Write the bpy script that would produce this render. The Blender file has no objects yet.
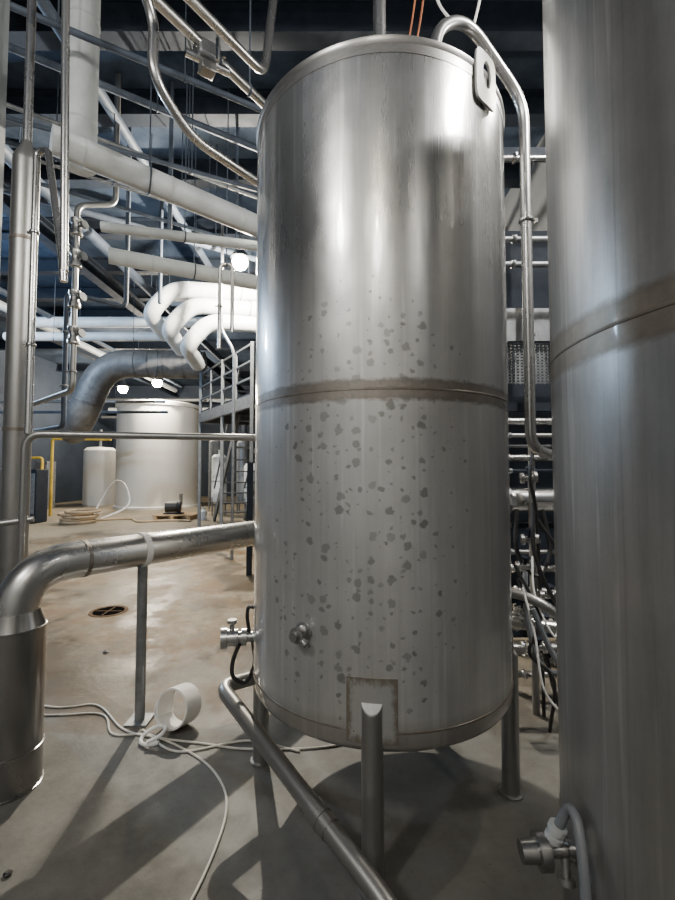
import bpy, math, random
from mathutils import Vector, Matrix, Quaternion
random.seed(7)
scene = bpy.context.scene
COL = scene.collection
CEIL = 6.2

# ------------------------------------------------------------------ materials
def new_mat(name):
    m = bpy.data.materials.new(name); m.use_nodes = True
    nt = m.node_tree; b = nt.nodes['Principled BSDF']
    return m, nt, b

class N:
    def __init__(s, nt): s.nt = nt
    def n(s, typ, **kw):
        nd = s.nt.nodes.new(typ)
        for k, v in kw.items(): setattr(nd, k, v)
        return nd
    def link(s, a, b): s.nt.links.new(a, b)
    def val(s, sock, v):
        if isinstance(v, bpy.types.NodeSocket): s.link(v, sock)
        else: sock.default_value = v
    def math(s, op, a, b=0.0, clamp=False):
        nd = s.n('ShaderNodeMath', operation=op); nd.use_clamp = clamp
        s.val(nd.inputs[0], a); s.val(nd.inputs[1], b); return nd.outputs[0]
    def mix(s, f, a, b):
        nd = s.n('ShaderNodeMix', data_type='RGBA')
        s.val(nd.inputs[0], f)
        for i, c in ((6, a), (7, b)):
            if isinstance(c, tuple): nd.inputs[i].default_value = (*c[:3], 1)
            else: s.link(c, nd.inputs[i])
        return nd.outputs[2]
    def coord(s, which='Object', scale=(1, 1, 1), loc=(0, 0, 0)):
        tc = s.n('ShaderNodeTexCoord'); mp = s.n('ShaderNodeMapping')
        mp.inputs['Scale'].default_value = scale; mp.inputs['Location'].default_value = loc
        s.link(tc.outputs[which], mp.inputs[0]); return mp.outputs[0]
    def noise(s, vec, scale=5, detail=4, rough=.6):
        nd = s.n('ShaderNodeTexNoise'); s.link(vec, nd.inputs['Vector'])
        nd.inputs['Scale'].default_value = scale; nd.inputs['Detail'].default_value = detail
        nd.inputs['Roughness'].default_value = rough; return nd.outputs['Fac']
    def ramp(s, f, lo, hi, a=0.0, b=1.0):
        nd = s.n('ShaderNodeMapRange'); s.link(f, nd.inputs[0])
        nd.inputs[1].default_value = lo; nd.inputs[2].default_value = hi
        nd.inputs[3].default_value = a; nd.inputs[4].default_value = b; return nd.outputs[0]

def simple(name, c1, c2=None, rough=.5, metal=0.0, scale=(6, 6, 6), bump=0.0, emit=None, es=1.0, spec=None):
    m, nt, b = new_mat(name); k = N(nt)
    c2 = c2 or tuple(x * .75 for x in c1)
    v = k.coord('Object', scale)
    f = k.ramp(k.noise(v, 1.0, 5, .65), .32, .68)
    k.link(k.mix(f, c1, c2), b.inputs['Base Color'])
    b.inputs['Metallic'].default_value = metal
    k.link(k.math('ADD', k.math('MULTIPLY', f, .10), rough - .05), b.inputs['Roughness'])
    if spec is not None: b.inputs['Specular IOR Level'].default_value = spec
    if bump:
        bp = k.n('ShaderNodeBump'); bp.inputs['Strength'].default_value = bump; bp.inputs['Distance'].default_value = .01
        k.link(k.noise(v, 6.0, 4), bp.inputs['Height']); k.link(bp.outputs[0], b.inputs['Normal'])
    if emit:
        b.inputs['Emission Color'].default_value = (*emit, 1); b.inputs['Emission Strength'].default_value = es
    return m

M = {}
M['pipe'] = simple('pipe_steel', (.54, .535, .525), (.46, .455, .445), .28, .92, (3, 3, 1.5))
M['pipe_dull'] = simple('dull_pipe_steel', (.38, .375, .365), (.28, .275, .265), .38, .85, (4, 4, 2))
M['pipe_dark'] = simple('dark_reflective_steel', (.36, .352, .34), (.27, .262, .253), .25, .92, (3, 3, 1.5))
M['chrome'] = simple('polished_steel', (.75, .75, .74), (.6, .6, .6), .2, 1.0, (12, 12, 12))
M['insul'] = simple('white_insulation', (.70, .73, .74), (.52, .55, .57), .5, 0, (3, 3, 3), .1)
M['duct'] = simple('grey_duct_jacket', (.20, .20, .20), (.105, .105, .108), .5, .3, (4, 4, 4), .8)
M['dark'] = simple('dark_paint', (.020, .026, .038), (.012, .017, .026), .7, .0, spec=.2)
M['galv'] = simple('galvanised_steel', (.28, .29, .30), (.17, .18, .19), .45, .6, (14, 14, 14))
M['railing'] = simple('grey_railing_paint', (.15, .165, .18), (.09, .10, .115), .5, .3, (10, 10, 10))
M['dimpipe'] = simple('dark_grey_pipe', (.085, .105, .14), (.045, .058, .080), .6, .1, (5, 5, 5), spec=.3)  # dark blue-grey pipe tone with slight variation
M['black'] = simple('black_rubber', (.02, .02, .021), (.012, .012, .012), .45)
M['drain_shade'] = simple('black_drain_shade', (.006, .005, .004), (.004, .004, .004), .95, spec=.0)  # black colour standing in for shade inside the drain
M['rust'] = simple('rusty_ring', (.13, .085, .05), (.06, .04, .028), .9, spec=.1, scale=(20, 20, 20))
M['grayhose'] = simple('grey_hose', (.16, .17, .18), (.1, .11, .12), .5)
M['white'] = simple('white_plastic', (.86, .85, .83), (.74, .73, .70), .4)
M['lugpaint'] = simple('pale_lug_steel', (.60, .60, .58), (.45, .45, .43), .35, .35, (20, 20, 20))
M['grayplastic'] = simple('grey_plastic_fitting', (.42, .43, .42), (.3, .31, .3), .4)
M['cable'] = simple('white_cable', (.70, .68, .62), (.5, .48, .43), .5)
M['tankwhite'] = simple('white_tank_paint', (.84, .83, .79), (.72, .70, .66), .55, 0, (.8, .8, .25))
M['yellow'] = simple('yellow_paint', (.75, .5, .05), (.5, .33, .04), .5)
M['wood'] = simple('pallet_wood', (.45, .31, .17), (.3, .2, .11), .8, 0, (4, 20, 20))
M['rope'] = simple('tan_hose', (.48, .36, .22), (.3, .22, .14), .7)
M['copper'] = simple('rusty_red_cable', (.45, .17, .08), (.3, .1, .05), .5)
M['bulb'] = simple('lamp_glow', (1, 1, 1), (1, 1, 1), .5, emit=(1.0, .84, .56), es=320)
M['diffuser'] = simple('lit_diffuser', (1, 1, 1), (1, 1, 1), .5, emit=(1.0, .97, .92), es=230)
M['wall'] = simple('wall_paint', (.09, .095, .10), (.05, .055, .06), .8, 0, (.6, .6, .4), .05)
M['rearwall'] = simple('rear_wall_paint', (.50, .495, .48), (.10, .10, .10), .8, 0, (.6, .5, .08), .05)
M['walldark'] = simple('far_wall_paint', (.040, .055, .085), (.018, .027, .045), .8, 0, (.5, .5, .5))
M['pier'] = simple('pale_panel', (.34, .36, .37), (.26, .28, .29), .6, 0, (2, 2, .5))
M['rim'] = simple('rim_steel', (.42, .41, .40), (.26, .25, .24), .33, .85, (12, 12, 30))

def heat_mat():
    m, nt, b = new_mat('heat_tinted_steel'); k = N(nt)
    v = k.coord('Object', (22, 22, 22))
    f = k.ramp(k.noise(v, 1.0, 6, .75), .38, .62)
    g = k.ramp(k.noise(k.coord('Object', (7, 7, 9)), 1.0, 4, .6), .4, .62)
    c = k.mix(f, (.30, .285, .26), (.20, .18, .155))
    c = k.mix(k.math('MULTIPLY', g, .8), c, (.17, .14, .11))
    k.link(c, b.inputs['Base Color']); b.inputs['Metallic'].default_value = .6; b.inputs['Roughness'].default_value = .45
    return m
M['heat'] = heat_mat()

def tank_mat(name, spots, bright, dark, streak, seam):
    m, nt, b = new_mat(name); k = N(nt)
    uv = k.coord('UV')
    tc = k.n('ShaderNodeTexCoord')
    sp = k.n('ShaderNodeSeparateXYZ'); k.link(tc.outputs['UV'], sp.inputs[0])
    U, V = sp.outputs[0], sp.outputs[1]
    big = k.ramp(k.noise(uv, 1.3, 4, .55), .34, .66)
    col = k.mix(big, dark, bright)
    st = k.ramp(k.noise(k.coord('UV', (8 if spots else 4.5, .30, 1)), 1.0, 6, .70), .42, .64)
    col = k.mix(k.math('MULTIPLY', st, streak), col, tuple(x * .56 for x in dark))
    br = k.ramp(k.noise(k.coord('UV', (2.2, 1.3, 1), (8, 4, 0)), 1.0, 3), .40, .54)
    dr = k.ramp(k.noise(k.coord('UV', (38, .8, 1), (3.3, 1.1, 0)), 1.0, 2, .5), .57, .67)
    col = k.mix(k.math('MULTIPLY', k.math('MULTIPLY', dr, br), streak), col, (.80, .80, .79))
    dr2 = k.ramp(k.noise(k.coord('UV', (46, .5, 1), (13.3, 7.1, 0)), 1.0, 2, .5), .59, .69)
    col = k.mix(k.math('MULTIPLY', dr2, streak*.55), col, (.25, .245, .235))
    fine = k.ramp(k.noise(uv, 60, 4, .7), .35, .7)
    col = k.mix(k.math('MULTIPLY', fine, .12), col, (.26, .26, .25))
    mott = k.ramp(k.noise(uv, 7, 6, .72), .40, .66)
    col = k.mix(k.math('MULTIPLY', mott, .16), col, (.24, .235, .225))
    low = k.ramp(k.math('ADD', V, k.math('MULTIPLY', k.noise(k.coord('UV', (2.5, 1, 1)), 1.0, 3), .6)), 2.0, 2.8, 1, 0)
    if spots: col = k.mix(k.math('MULTIPLY', low, .22), col, (.70, .70, .69))
    rough = k.math('ADD', k.math('MULTIPLY', big, .04), .24 if spots else .27)
    rough = k.math('ADD', rough, k.math('MULTIPLY', st, .05))
    rough = k.math('ADD', rough, k.math('MULTIPLY', low, .12 if spots else .04))
    nb = k.math('MULTIPLY', k.math('SUBTRACT', k.noise(k.coord('UV', (18, 40, 1)), 1.0, 5, .7), .5), .045 if spots else .030)
    dz = k.math('ABSOLUTE', k.math('ADD', k.math('SUBTRACT', V, 1.80), nb))
    wdt = .040 if spots else .055
    sf = .007 if spots else .009
    sm = k.ramp(dz, wdt - sf, wdt + sf, 1, 0)
    mot = k.ramp(k.noise(k.coord('UV', (24, 24, 1)), 1.0, 5, .7), .35, .65)
    sc = k.mix(mot, seam, tuple(x*1.45 for x in seam))
    edge = k.ramp(dz, wdt - .018, wdt - .004, 0, 1)
    sc = k.mix(k.math('MULTIPLY', edge, .4), sc, tuple(x*.6 for x in seam))
    col = k.mix(k.math('MULTIPLY', sm, .85 if spots else .76), col, sc)
    rough = k.math('ADD', rough, k.math('MULTIPLY', sm, .08))
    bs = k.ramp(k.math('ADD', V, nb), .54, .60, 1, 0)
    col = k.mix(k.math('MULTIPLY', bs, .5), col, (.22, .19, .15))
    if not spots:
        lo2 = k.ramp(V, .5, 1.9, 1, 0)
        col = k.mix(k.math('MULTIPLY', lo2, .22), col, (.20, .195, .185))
    if spots:
        nz = k.n('ShaderNodeTexNoise'); nz.inputs['Scale'].default_value = 38; nz.inputs['Detail'].default_value = 4
        nz.inputs['Roughness'].default_value = .65
        k.link(tc.outputs['UV'], nz.inputs['Vector'])
        vm = k.n('ShaderNodeVectorMath', operation='SUBTRACT'); k.link(nz.outputs['Color'], vm.inputs[0]); vm.inputs[1].default_value = (.5, .5, .5)
        vs = k.n('ShaderNodeVectorMath', operation='SCALE'); k.link(vm.outputs[0], vs.inputs[0]); vs.inputs['Scale'].default_value = .036
        va = k.n('ShaderNodeVectorMath', operation='ADD'); k.link(vs.outputs[0], va.inputs[0]); k.link(tc.outputs['UV'], va.inputs[1])
        du = k.math('DIVIDE', k.math('ABSOLUTE', k.math('ADD', U, .13)), .50)
        dv = k.math('DIVIDE', k.math('ABSOLUTE', k.math('SUBTRACT', V, 1.40)), .86)
        r2 = k.math('ADD', k.math('POWER', du, 2.2), k.math('POWER', dv, 6.0))
        reg = k.math('SUBTRACT', 1.0, r2, clamp=True)
        reg = k.math('POWER', reg, .4)
        pres = k.ramp(k.noise(uv, 3.6, 2), .30, .50, .70, 1)
        reg = k.math('MULTIPLY', reg, pres)
        tot = None
        for sc_n, cut, amp, mx in ((16, .26, .58, .31), (25, .42, .60, .28)):
            vo = k.n('ShaderNodeTexVoronoi', voronoi_dimensions='2D'); vo.inputs['Scale'].default_value = sc_n
            vo.inputs['Randomness'].default_value = .80
            k.link(va.outputs[0], vo.inputs['Vector'])
            s2 = k.n('ShaderNodeSeparateColor'); k.link(vo.outputs['Color'], s2.inputs[0])
            thr = k.math('MULTIPLY', k.math('SUBTRACT', k.math('MULTIPLY', s2.outputs[0], reg), cut), amp)
            thr = k.math('MINIMUM', thr, mx)
            hit = k.math('MULTIPLY', k.math('SUBTRACT', thr, vo.outputs['Distance']), 12, clamp=True)
            hit = k.math('MULTIPLY', hit, k.math('ADD', k.math('MULTIPLY', s2.outputs[1], .45), .55))
            tot = hit if tot is None else k.math('MAXIMUM', tot, hit)
        col = k.mix(k.math('MULTIPLY', tot, .80), col, (.18, .18, .165))
        rough = k.math('ADD', rough, k.math('MULTIPLY', tot, .06))
        k.link(k.math('ADD', k.math('MULTIPLY', low, -.20), .88), b.inputs['Metallic'])
    else:
        b.inputs['Metallic'].default_value = .86
    k.link(col, b.inputs['Base Color']); k.link(rough, b.inputs['Roughness'])
    b.inputs['Coat Weight'].default_value = 1.0 if spots else .15
    b.inputs['Coat Roughness'].default_value = .08
    bp = k.n('ShaderNodeBump'); bp.inputs['Strength'].default_value = .28; bp.inputs['Distance'].default_value = .02
    k.link(k.noise(k.coord('UV', (1.8, 1, 1)), 2.2, 2), bp.inputs['Height']); k.link(bp.outputs[0], b.inputs['Normal'])
    return m
M['tankA'] = tank_mat('spotted_tank_steel', True, (.60, .597, .59), (.47, .467, .46), .46, (.165, .14, .115))
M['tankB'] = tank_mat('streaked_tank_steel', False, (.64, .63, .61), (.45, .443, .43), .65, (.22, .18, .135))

def floor_mat():
    m, nt, b = new_mat('stained_concrete_floor'); k = N(nt)
    v = k.coord('Object')
    n1 = k.ramp(k.noise(v, .55, 6, .6), .35, .65)
    n2 = k.ramp(k.noise(v, 2.3, 9, .72), .42, .64)
    n3 = k.ramp(k.noise(v, 11, 8, .75), .38, .66)
    tc = k.n('ShaderNodeTexCoord'); sp = k.n('ShaderNodeSeparateXYZ'); k.link(tc.outputs['Object'], sp.inputs[0])
    wob = k.math('MULTIPLY', k.math('SUBTRACT', k.noise(v, 1.4, 5, .7), .5), 1.8)
    far = k.ramp(k.math('ADD', sp.outputs[1], wob), 2.6, 3.9)
    near = k.mix(n2, (.130, .128, .120), (.086, .084, .078))
    farc = k.mix(n1, (.28, .232, .165), (.165, .140, .100))
    col = k.mix(far, near, farc)
    def patch(cx, cy, rx, ry):
        dx = k.math('DIVIDE', k.math('ADD', sp.outputs[0], -cx), rx)
        dy = k.math('DIVIDE', k.math('SUBTRACT', sp.outputs[1], cy), ry)
        rr = k.math('ADD', k.math('MULTIPLY', dx, dx), k.math('MULTIPLY', dy, dy))
        return k.math('SUBTRACT', 1.0, rr, clamp=True)
    reg = k.math('MAXIMUM', patch(-2.0, 4.9, 2.6, 2.2), k.math('MAXIMUM', patch(-1.3, 3.5, 1.5, 1.0), patch(-3.4, 8.4, 3.2, 3.6)))
    reg = k.math('POWER', reg, .25)
    sn = k.ramp(k.noise(k.coord('Object', (1, .8, 1), (5, 2, 0)), 1.9, 11, .78), .43, .55)
    col = k.mix(k.math('MULTIPLY', k.math('MULTIPLY', reg, sn), .92), col, (.125, .070, .026))
    sn2 = k.ramp(k.noise(k.coord('Object', (1, .7, 1), (1, 9, 0)), 1.2, 11, .78), .46, .54)
    col = k.mix(k.math('MULTIPLY', k.math('MULTIPLY', reg, sn2), .88), col, (.048, .036, .023))
    col = k.mix(k.math('MULTIPLY', n3, .30), col, (.07, .062, .046))
    spk = k.ramp(k.noise(v, 42, 3, .6), .66, .72)
    col = k.mix(k.math('MULTIPLY', spk, .5), col, (.03, .028, .025))
    k.link(col, b.inputs['Base Color'])
    wet = k.math('MULTIPLY', reg, sn2)
    k.link(k.math('SUBTRACT', k.math('ADD', k.math('MULTIPLY', n2, .18), .54), k.math('MULTIPLY', wet, .24)), b.inputs['Roughness'])
    b.inputs['Specular IOR Level'].default_value = .35
    bp = k.n('ShaderNodeBump'); bp.inputs['Strength'].default_value = .22; bp.inputs['Distance'].default_value = .02
    k.link(k.noise(v, 7, 8, .7), bp.inputs['Height']); k.link(bp.outputs[0], b.inputs['Normal'])
    return m
M['floor'] = floor_mat()
M['ceil'] = simple('dark_deck', (.020, .031, .052), (.065, .086, .122), .85, 0, (1.6, 1.6, 1.6), .6, spec=.1)
def pad_mat():
    m, nt, b = new_mat('stained_pad_steel'); k = N(nt)
    tc = k.n('ShaderNodeTexCoord'); sp = k.n('ShaderNodeSeparateXYZ'); k.link(tc.outputs['Generated'], sp.inputs[0])
    nb = k.math('MULTIPLY', k.math('SUBTRACT', k.noise(k.coord('Generated', (3, 3, 3)), 2.0, 6, .75), .5), .4)
    ex = k.math('ABSOLUTE', k.math('SUBTRACT', sp.outputs[0], .5)); ez = k.math('ABSOLUTE', k.math('SUBTRACT', sp.outputs[2], .5))
    e = k.math('ADD', k.math('MAXIMUM', ex, ez), nb)
    f = k.ramp(e, .36, .48)
    g = k.noise(k.coord('Object', (30, 30, 30)), 1.0, 4)
    c = k.mix(k.math('MULTIPLY', f, .85), (.52, .52, .51), (.20, .165, .12)); c = k.mix(k.math('MULTIPLY', g, .25), c, (.28, .27, .25))
    k.link(c, b.inputs['Base Color']); b.inputs['Metallic'].default_value = .68; b.inputs['Roughness'].default_value = .38
    return m
M['pad'] = pad_mat()

# ------------------------------------------------------------------ mesh builder
def frame(axis):
    a = Vector(axis).normalized()
    up = Vector((0, 0, 1)) if abs(a.z) < .9 else Vector((0, 1, 0))
    u = a.cross(up).normalized(); w = u.cross(a).normalized()
    return a, u, w

def fillet_path(P, r, k=7):
    P = [Vector(p) for p in P]
    if len(P) < 3 or r <= 0: return P
    out = [P[0]]
    for i in range(1, len(P) - 1):
        a, b, c = P[i-1], P[i], P[i+1]
        la, lc = (a-b).length, (c-b).length
        cut = min(r, la * .48, lc * .48)
        p0 = b + (a-b).normalized() * cut; p2 = b + (c-b).normalized() * cut
        for j in range(k + 1):
            t = j / k
            out.append(p0 * (1-t)**2 + b * 2*t*(1-t) + p2 * t*t)
    out.append(P[-1]); return out

def smooth_path(P, k=8):
    P = [Vector(p) for p in P]; Q = [P[0]*2-P[1]] + P + [P[-1]*2-P[-2]]; out = []
    for i in range(1, len(Q)-2):
        p0, p1, p2, p3 = Q[i-1:i+3]
        for j in range(k):
            t = j/k
            out.append(.5*((2*p1)+(p2-p0)*t+(2*p0-5*p1+4*p2-p3)*t*t+(3*p1-p0-3*p2+p3)*t**3))
    out.append(P[-1]); return out

class B:
    def __init__(s): s.v = []; s.f = []
    def tube(s, path, r, seg=14, cap=True):
        P = path; n0 = len(s.v); n = len(P)
        d = (P[1]-P[0]).normalized(); _, u, w = frame(d)
        for i, p in enumerate(P):
            if i == 0: t = (P[1]-P[0])
            elif i == n-1: t = (P[-1]-P[-2])
            else: t = (P[i+1]-P[i]).normalized() + (P[i]-P[i-1]).normalized()
            t = t.normalized() if t.length > 1e-6 else d
            q = d.rotation_difference(t); u = q @ u; d = t
            u = (u - d * u.dot(d)).normalized(); w = u.cross(d)
            rr = r[i] if isinstance(r, list) else r
            for j in range(seg):
                a = 2*math.pi*j/seg
                s.v.append(p + u*math.cos(a)*rr + w*math.sin(a)*rr)
        for i in range(n-1):
            for j in range(seg):
                a = n0+i*seg+j; b_ = n0+i*seg+(j+1) % seg
                s.f.append((a, b_, b_+seg, a+seg))
        if cap:
            s.f.append(tuple(n0+j for j in range(seg))[::-1])
            s.f.append(tuple(n0+(n-1)*seg+j for j in range(seg)))
        return s
    def cyl(s, a, b, r, seg=16):
        return s.tube([Vector(a), Vector(b)], r, seg)
    def rev(s, prof, origin=(0, 0, 0), axis=(0, 0, 1), seg=24, cap=True):
        a, u, w = frame(axis); o = Vector(origin); n0 = len(s.v); n = len(prof)
        for (t, r) in prof:
            r = max(r, .0004)
            for j in range(seg):
                an = 2*math.pi*j/seg
                s.v.append(o + a*t + u*math.cos(an)*r + w*math.sin(an)*r)
        for i in range(n-1):
            for j in range(seg):
                p = n0+i*seg+j; q = n0+i*seg+(j+1) % seg
                s.f.append((p, q, q+seg, p+seg))
        if cap:
            s.f.append(tuple(n0+j for j in range(seg))[::-1])
            s.f.append(tuple(n0+(n-1)*seg+j for j in range(seg)))
        return s
    def box(s, c, size, rz=0.0, rot=None):
        n0 = len(s.v); R = rot if rot is not None else Matrix.Rotation(rz, 3, 'Z')
        for x in (-.5, .5):
            for y in (-.5, .5):
                for z in (-.5, .5):
                    s.v.append(Vector(c) + R @ Vector((x*size[0], y*size[1], z*size[2])))
        for f in ((0,1,3,2),(4,6,7,5),(0,4,5,1),(2,3,7,6),(0,2,6,4),(1,5,7,3)):
            s.f.append(tuple(n0+i for i in f))
        return s
    def bar(s, a, b, w, h):
        a, b = Vector(a), Vector(b); d = b-a; dd = d.normalized()
        up = Vector((0, 0, 1)) if abs(dd.z) < .95 else Vector((0, 1, 0))
        x = dd.cross(up).normalized(); z = x.cross(dd)
        R = Matrix((x, dd, z)).transposed()
        return s.box((a+b)/2, (w, d.length, h), rot=R)
    def sph(s, c, r, seg=16):
        n = 8
        return s.rev([(-r*math.cos(math.pi*i/n), r*math.sin(math.pi*i/n)) for i in range(n+1)], c, (0, 0, 1), seg)
    def torus(s, c, axis, R, r, seg=28, k=8):
        a, u, w = frame(axis); c = Vector(c); n0 = len(s.v)
        for i in range(seg):
            t = 2*math.pi*i/seg; dr = u*math.cos(t)+w*math.sin(t)
            for j in range(k):
                p = 2*math.pi*j/k
                s.v.append(c + dr*(R+r*math.cos(p)) + a*(r*math.sin(p)))
        for i in range(seg):
            for j in range(k):
                A = n0+i*k+j; Bq = n0+i*k+(j+1) % k; C = n0+((i+1) % seg)*k+(j+1) % k; D = n0+((i+1) % seg)*k+j
                s.f.append((A, D, C, Bq))
        return s
    def make(s, name, mat, parent=None, label=None, cat=None, group=None, kind=None, bevel=0, origin=None, uv=None):
        xs = [p[0] for p in s.v]; ys = [p[1] for p in s.v]; zs = [p[2] for p in s.v]
        o = Vector(origin) if origin is not None else Vector(((min(xs)+max(xs))/2, (min(ys)+max(ys))/2, min(zs)))
        me = bpy.data.meshes.new(name)
        me.from_pydata([tuple(Vector(p)-o) for p in s.v], [], s.f); me.update()
        if uv:
            l = me.uv_layers.new(name='UVMap')
            for lp in me.loops: l.data[lp.index].uv = uv[lp.vertex_index]
        for p in me.polygons: p.use_smooth = True
        me.set_sharp_from_angle(angle=math.radians(38))
        ob = bpy.data.objects.new(name, me); COL.objects.link(ob)
        me.materials.append(M[mat] if isinstance(mat, str) else mat)
        ob.location = o
        if bevel:
            md = ob.modifiers.new('bevel', 'BEVEL'); md.width = bevel; md.segments = 2; md.limit_method = 'ANGLE'
        if parent is not None: setpar(ob, parent)
        if label: ob['label'] = label
        if cat: ob['category'] = cat
        if group: ob['group'] = group
        if kind: ob['kind'] = kind
        return ob

def setpar(ob, parent):
    ob.parent = parent
    ob.matrix_parent_inverse = Matrix.Translation(-Vector(parent.location))

def thing(name, label, cat, loc, group=None):
    e = bpy.data.objects.new(name, None); e.empty_display_size = .1; COL.objects.link(e)
    e.location = loc; e['label'] = label; e['category'] = cat
    if group: e['group'] = group
    return e

def add_clamp(parent, p, d, r, mat='chrome'):
    p = Vector(p); a, u, w = frame(d)
    b = B(); h = max(.010, r*.3)
    b.rev([(-h, r*1.0), (-h, r*1.2), (-h*.5, r*1.38), (h*.5, r*1.38), (h, r*1.2), (h, r*1.0)], p, a, 20)
    b.cyl(p+u*r*1.3, p+u*r*2.0, r*.15+.002, 8)
    b.box(p+u*r*1.9, (r*.3+.005, r*.3+.005, r*.6+.005))
    return b.make('pipe_clamp', mat, parent)

def add_hanger(parent, p, r):
    p = Vector(p)
    b = B(); b.torus(p, (1, .6, 0), r*1.08, .008, 20, 6)
    b.cyl(p+Vector((0, 0, r)), (p.x, p.y, CEIL), .007, 6)
    return b.make('hanger_rod', 'dimpipe', parent)

def pipe(name, label, cat, path, r, mat='pipe', fillet=.12, clamps=(), hangers=(), joints=(), group=None, seg=16, smooth=False):
    P = smooth_path(path) if smooth else fillet_path(path, fillet)
    ob = B().tube(P, r, seg).make(name, mat, None, label, cat, group)
    V = [Vector(p) for p in path]
    for i, t in clamps:
        add_clamp(ob, V[i].lerp(V[i+1], t), V[i+1]-V[i], r, 'chrome' if mat == 'pipe' else 'galv')
    for i, t in hangers: add_hanger(ob, V[i].lerp(V[i+1], t), r)
    for i, t in joints:
        p = V[i].lerp(V[i+1], t); d = V[i+1]-V[i]
        B().rev([(-.01, r), (-.01, r*1.04), (.01, r*1.04), (.01, r)], p, d, 20).make('band', mat if mat not in ('pipe', 'pipe_dull', 'pipe_dark') else 'heat', ob)
    return ob

# ------------------------------------------------------------------ room shell
X0, X1, Y0, Y1 = -12.5, 2.9, -4.0, 24.0
def shell(name, c, size, mat):
    return B().box(c, size).make(name, mat, kind='structure', origin=(0, 0, 0))
shell('floor', ((X0+X1)/2, (Y0+Y1)/2, -.1), (X1-X0+.4, Y1-Y0+.4, .2), 'floor')
shell('ceiling', ((X0+X1)/2, (Y0+Y1)/2, CEIL+.1), (X1-X0+.4, Y1-Y0+.4, .2), 'ceil')
shell('wall_left', (X0-.1, (Y0+Y1)/2, CEIL/2), (.2, Y1-Y0, CEIL), 'walldark')
shell('wall_right', (X1+.1, (Y0+Y1)/2, CEIL/2), (.2, Y1-Y0, CEIL), 'wall')
shell('wall_far', ((X0+X1)/2, Y1+.1, CEIL/2), (X1-X0+.4, .2, CEIL), 'walldark')
shell('wall_rear', ((X0+X1)/2, Y0-.1, CEIL/2), (X1-X0+.4, .2, CEIL), 'rearwall')
shell('wall_pier', (-2.96, 3.05, CEIL/2), (.8, .3, CEIL), 'pier')
def ibeam(a, b, w, h, name, mat='dark'):
    a, b = Vector(a), Vector(b)
    q = B(); up = Vector((0, 0, h/2))
    q.bar(a, b, w*.12, h); q.bar(a+up, b+up, w, h*.08); q.bar(a-up, b-up, w, h*.08)
    return q.make(name, mat, kind='structure')
for i, y in enumerate((2.6, 3.4, 4.2, 5.2, 6.4, 7.9, 9.4, 10.9, 12.4, 15.5, 19.0)):
    ibeam((X0, y, CEIL-.17), (X1, y, CEIL-.17), .20, .30, 'trim_%d' % (i+1), 'dark')
for i, x in enumerate((-9.0, -5.2)):
    ibeam((x, Y0, CEIL-.48), (x, Y1, CEIL-.48), .22, .30, 'trim_%d' % (i+20), 'dark')

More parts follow.
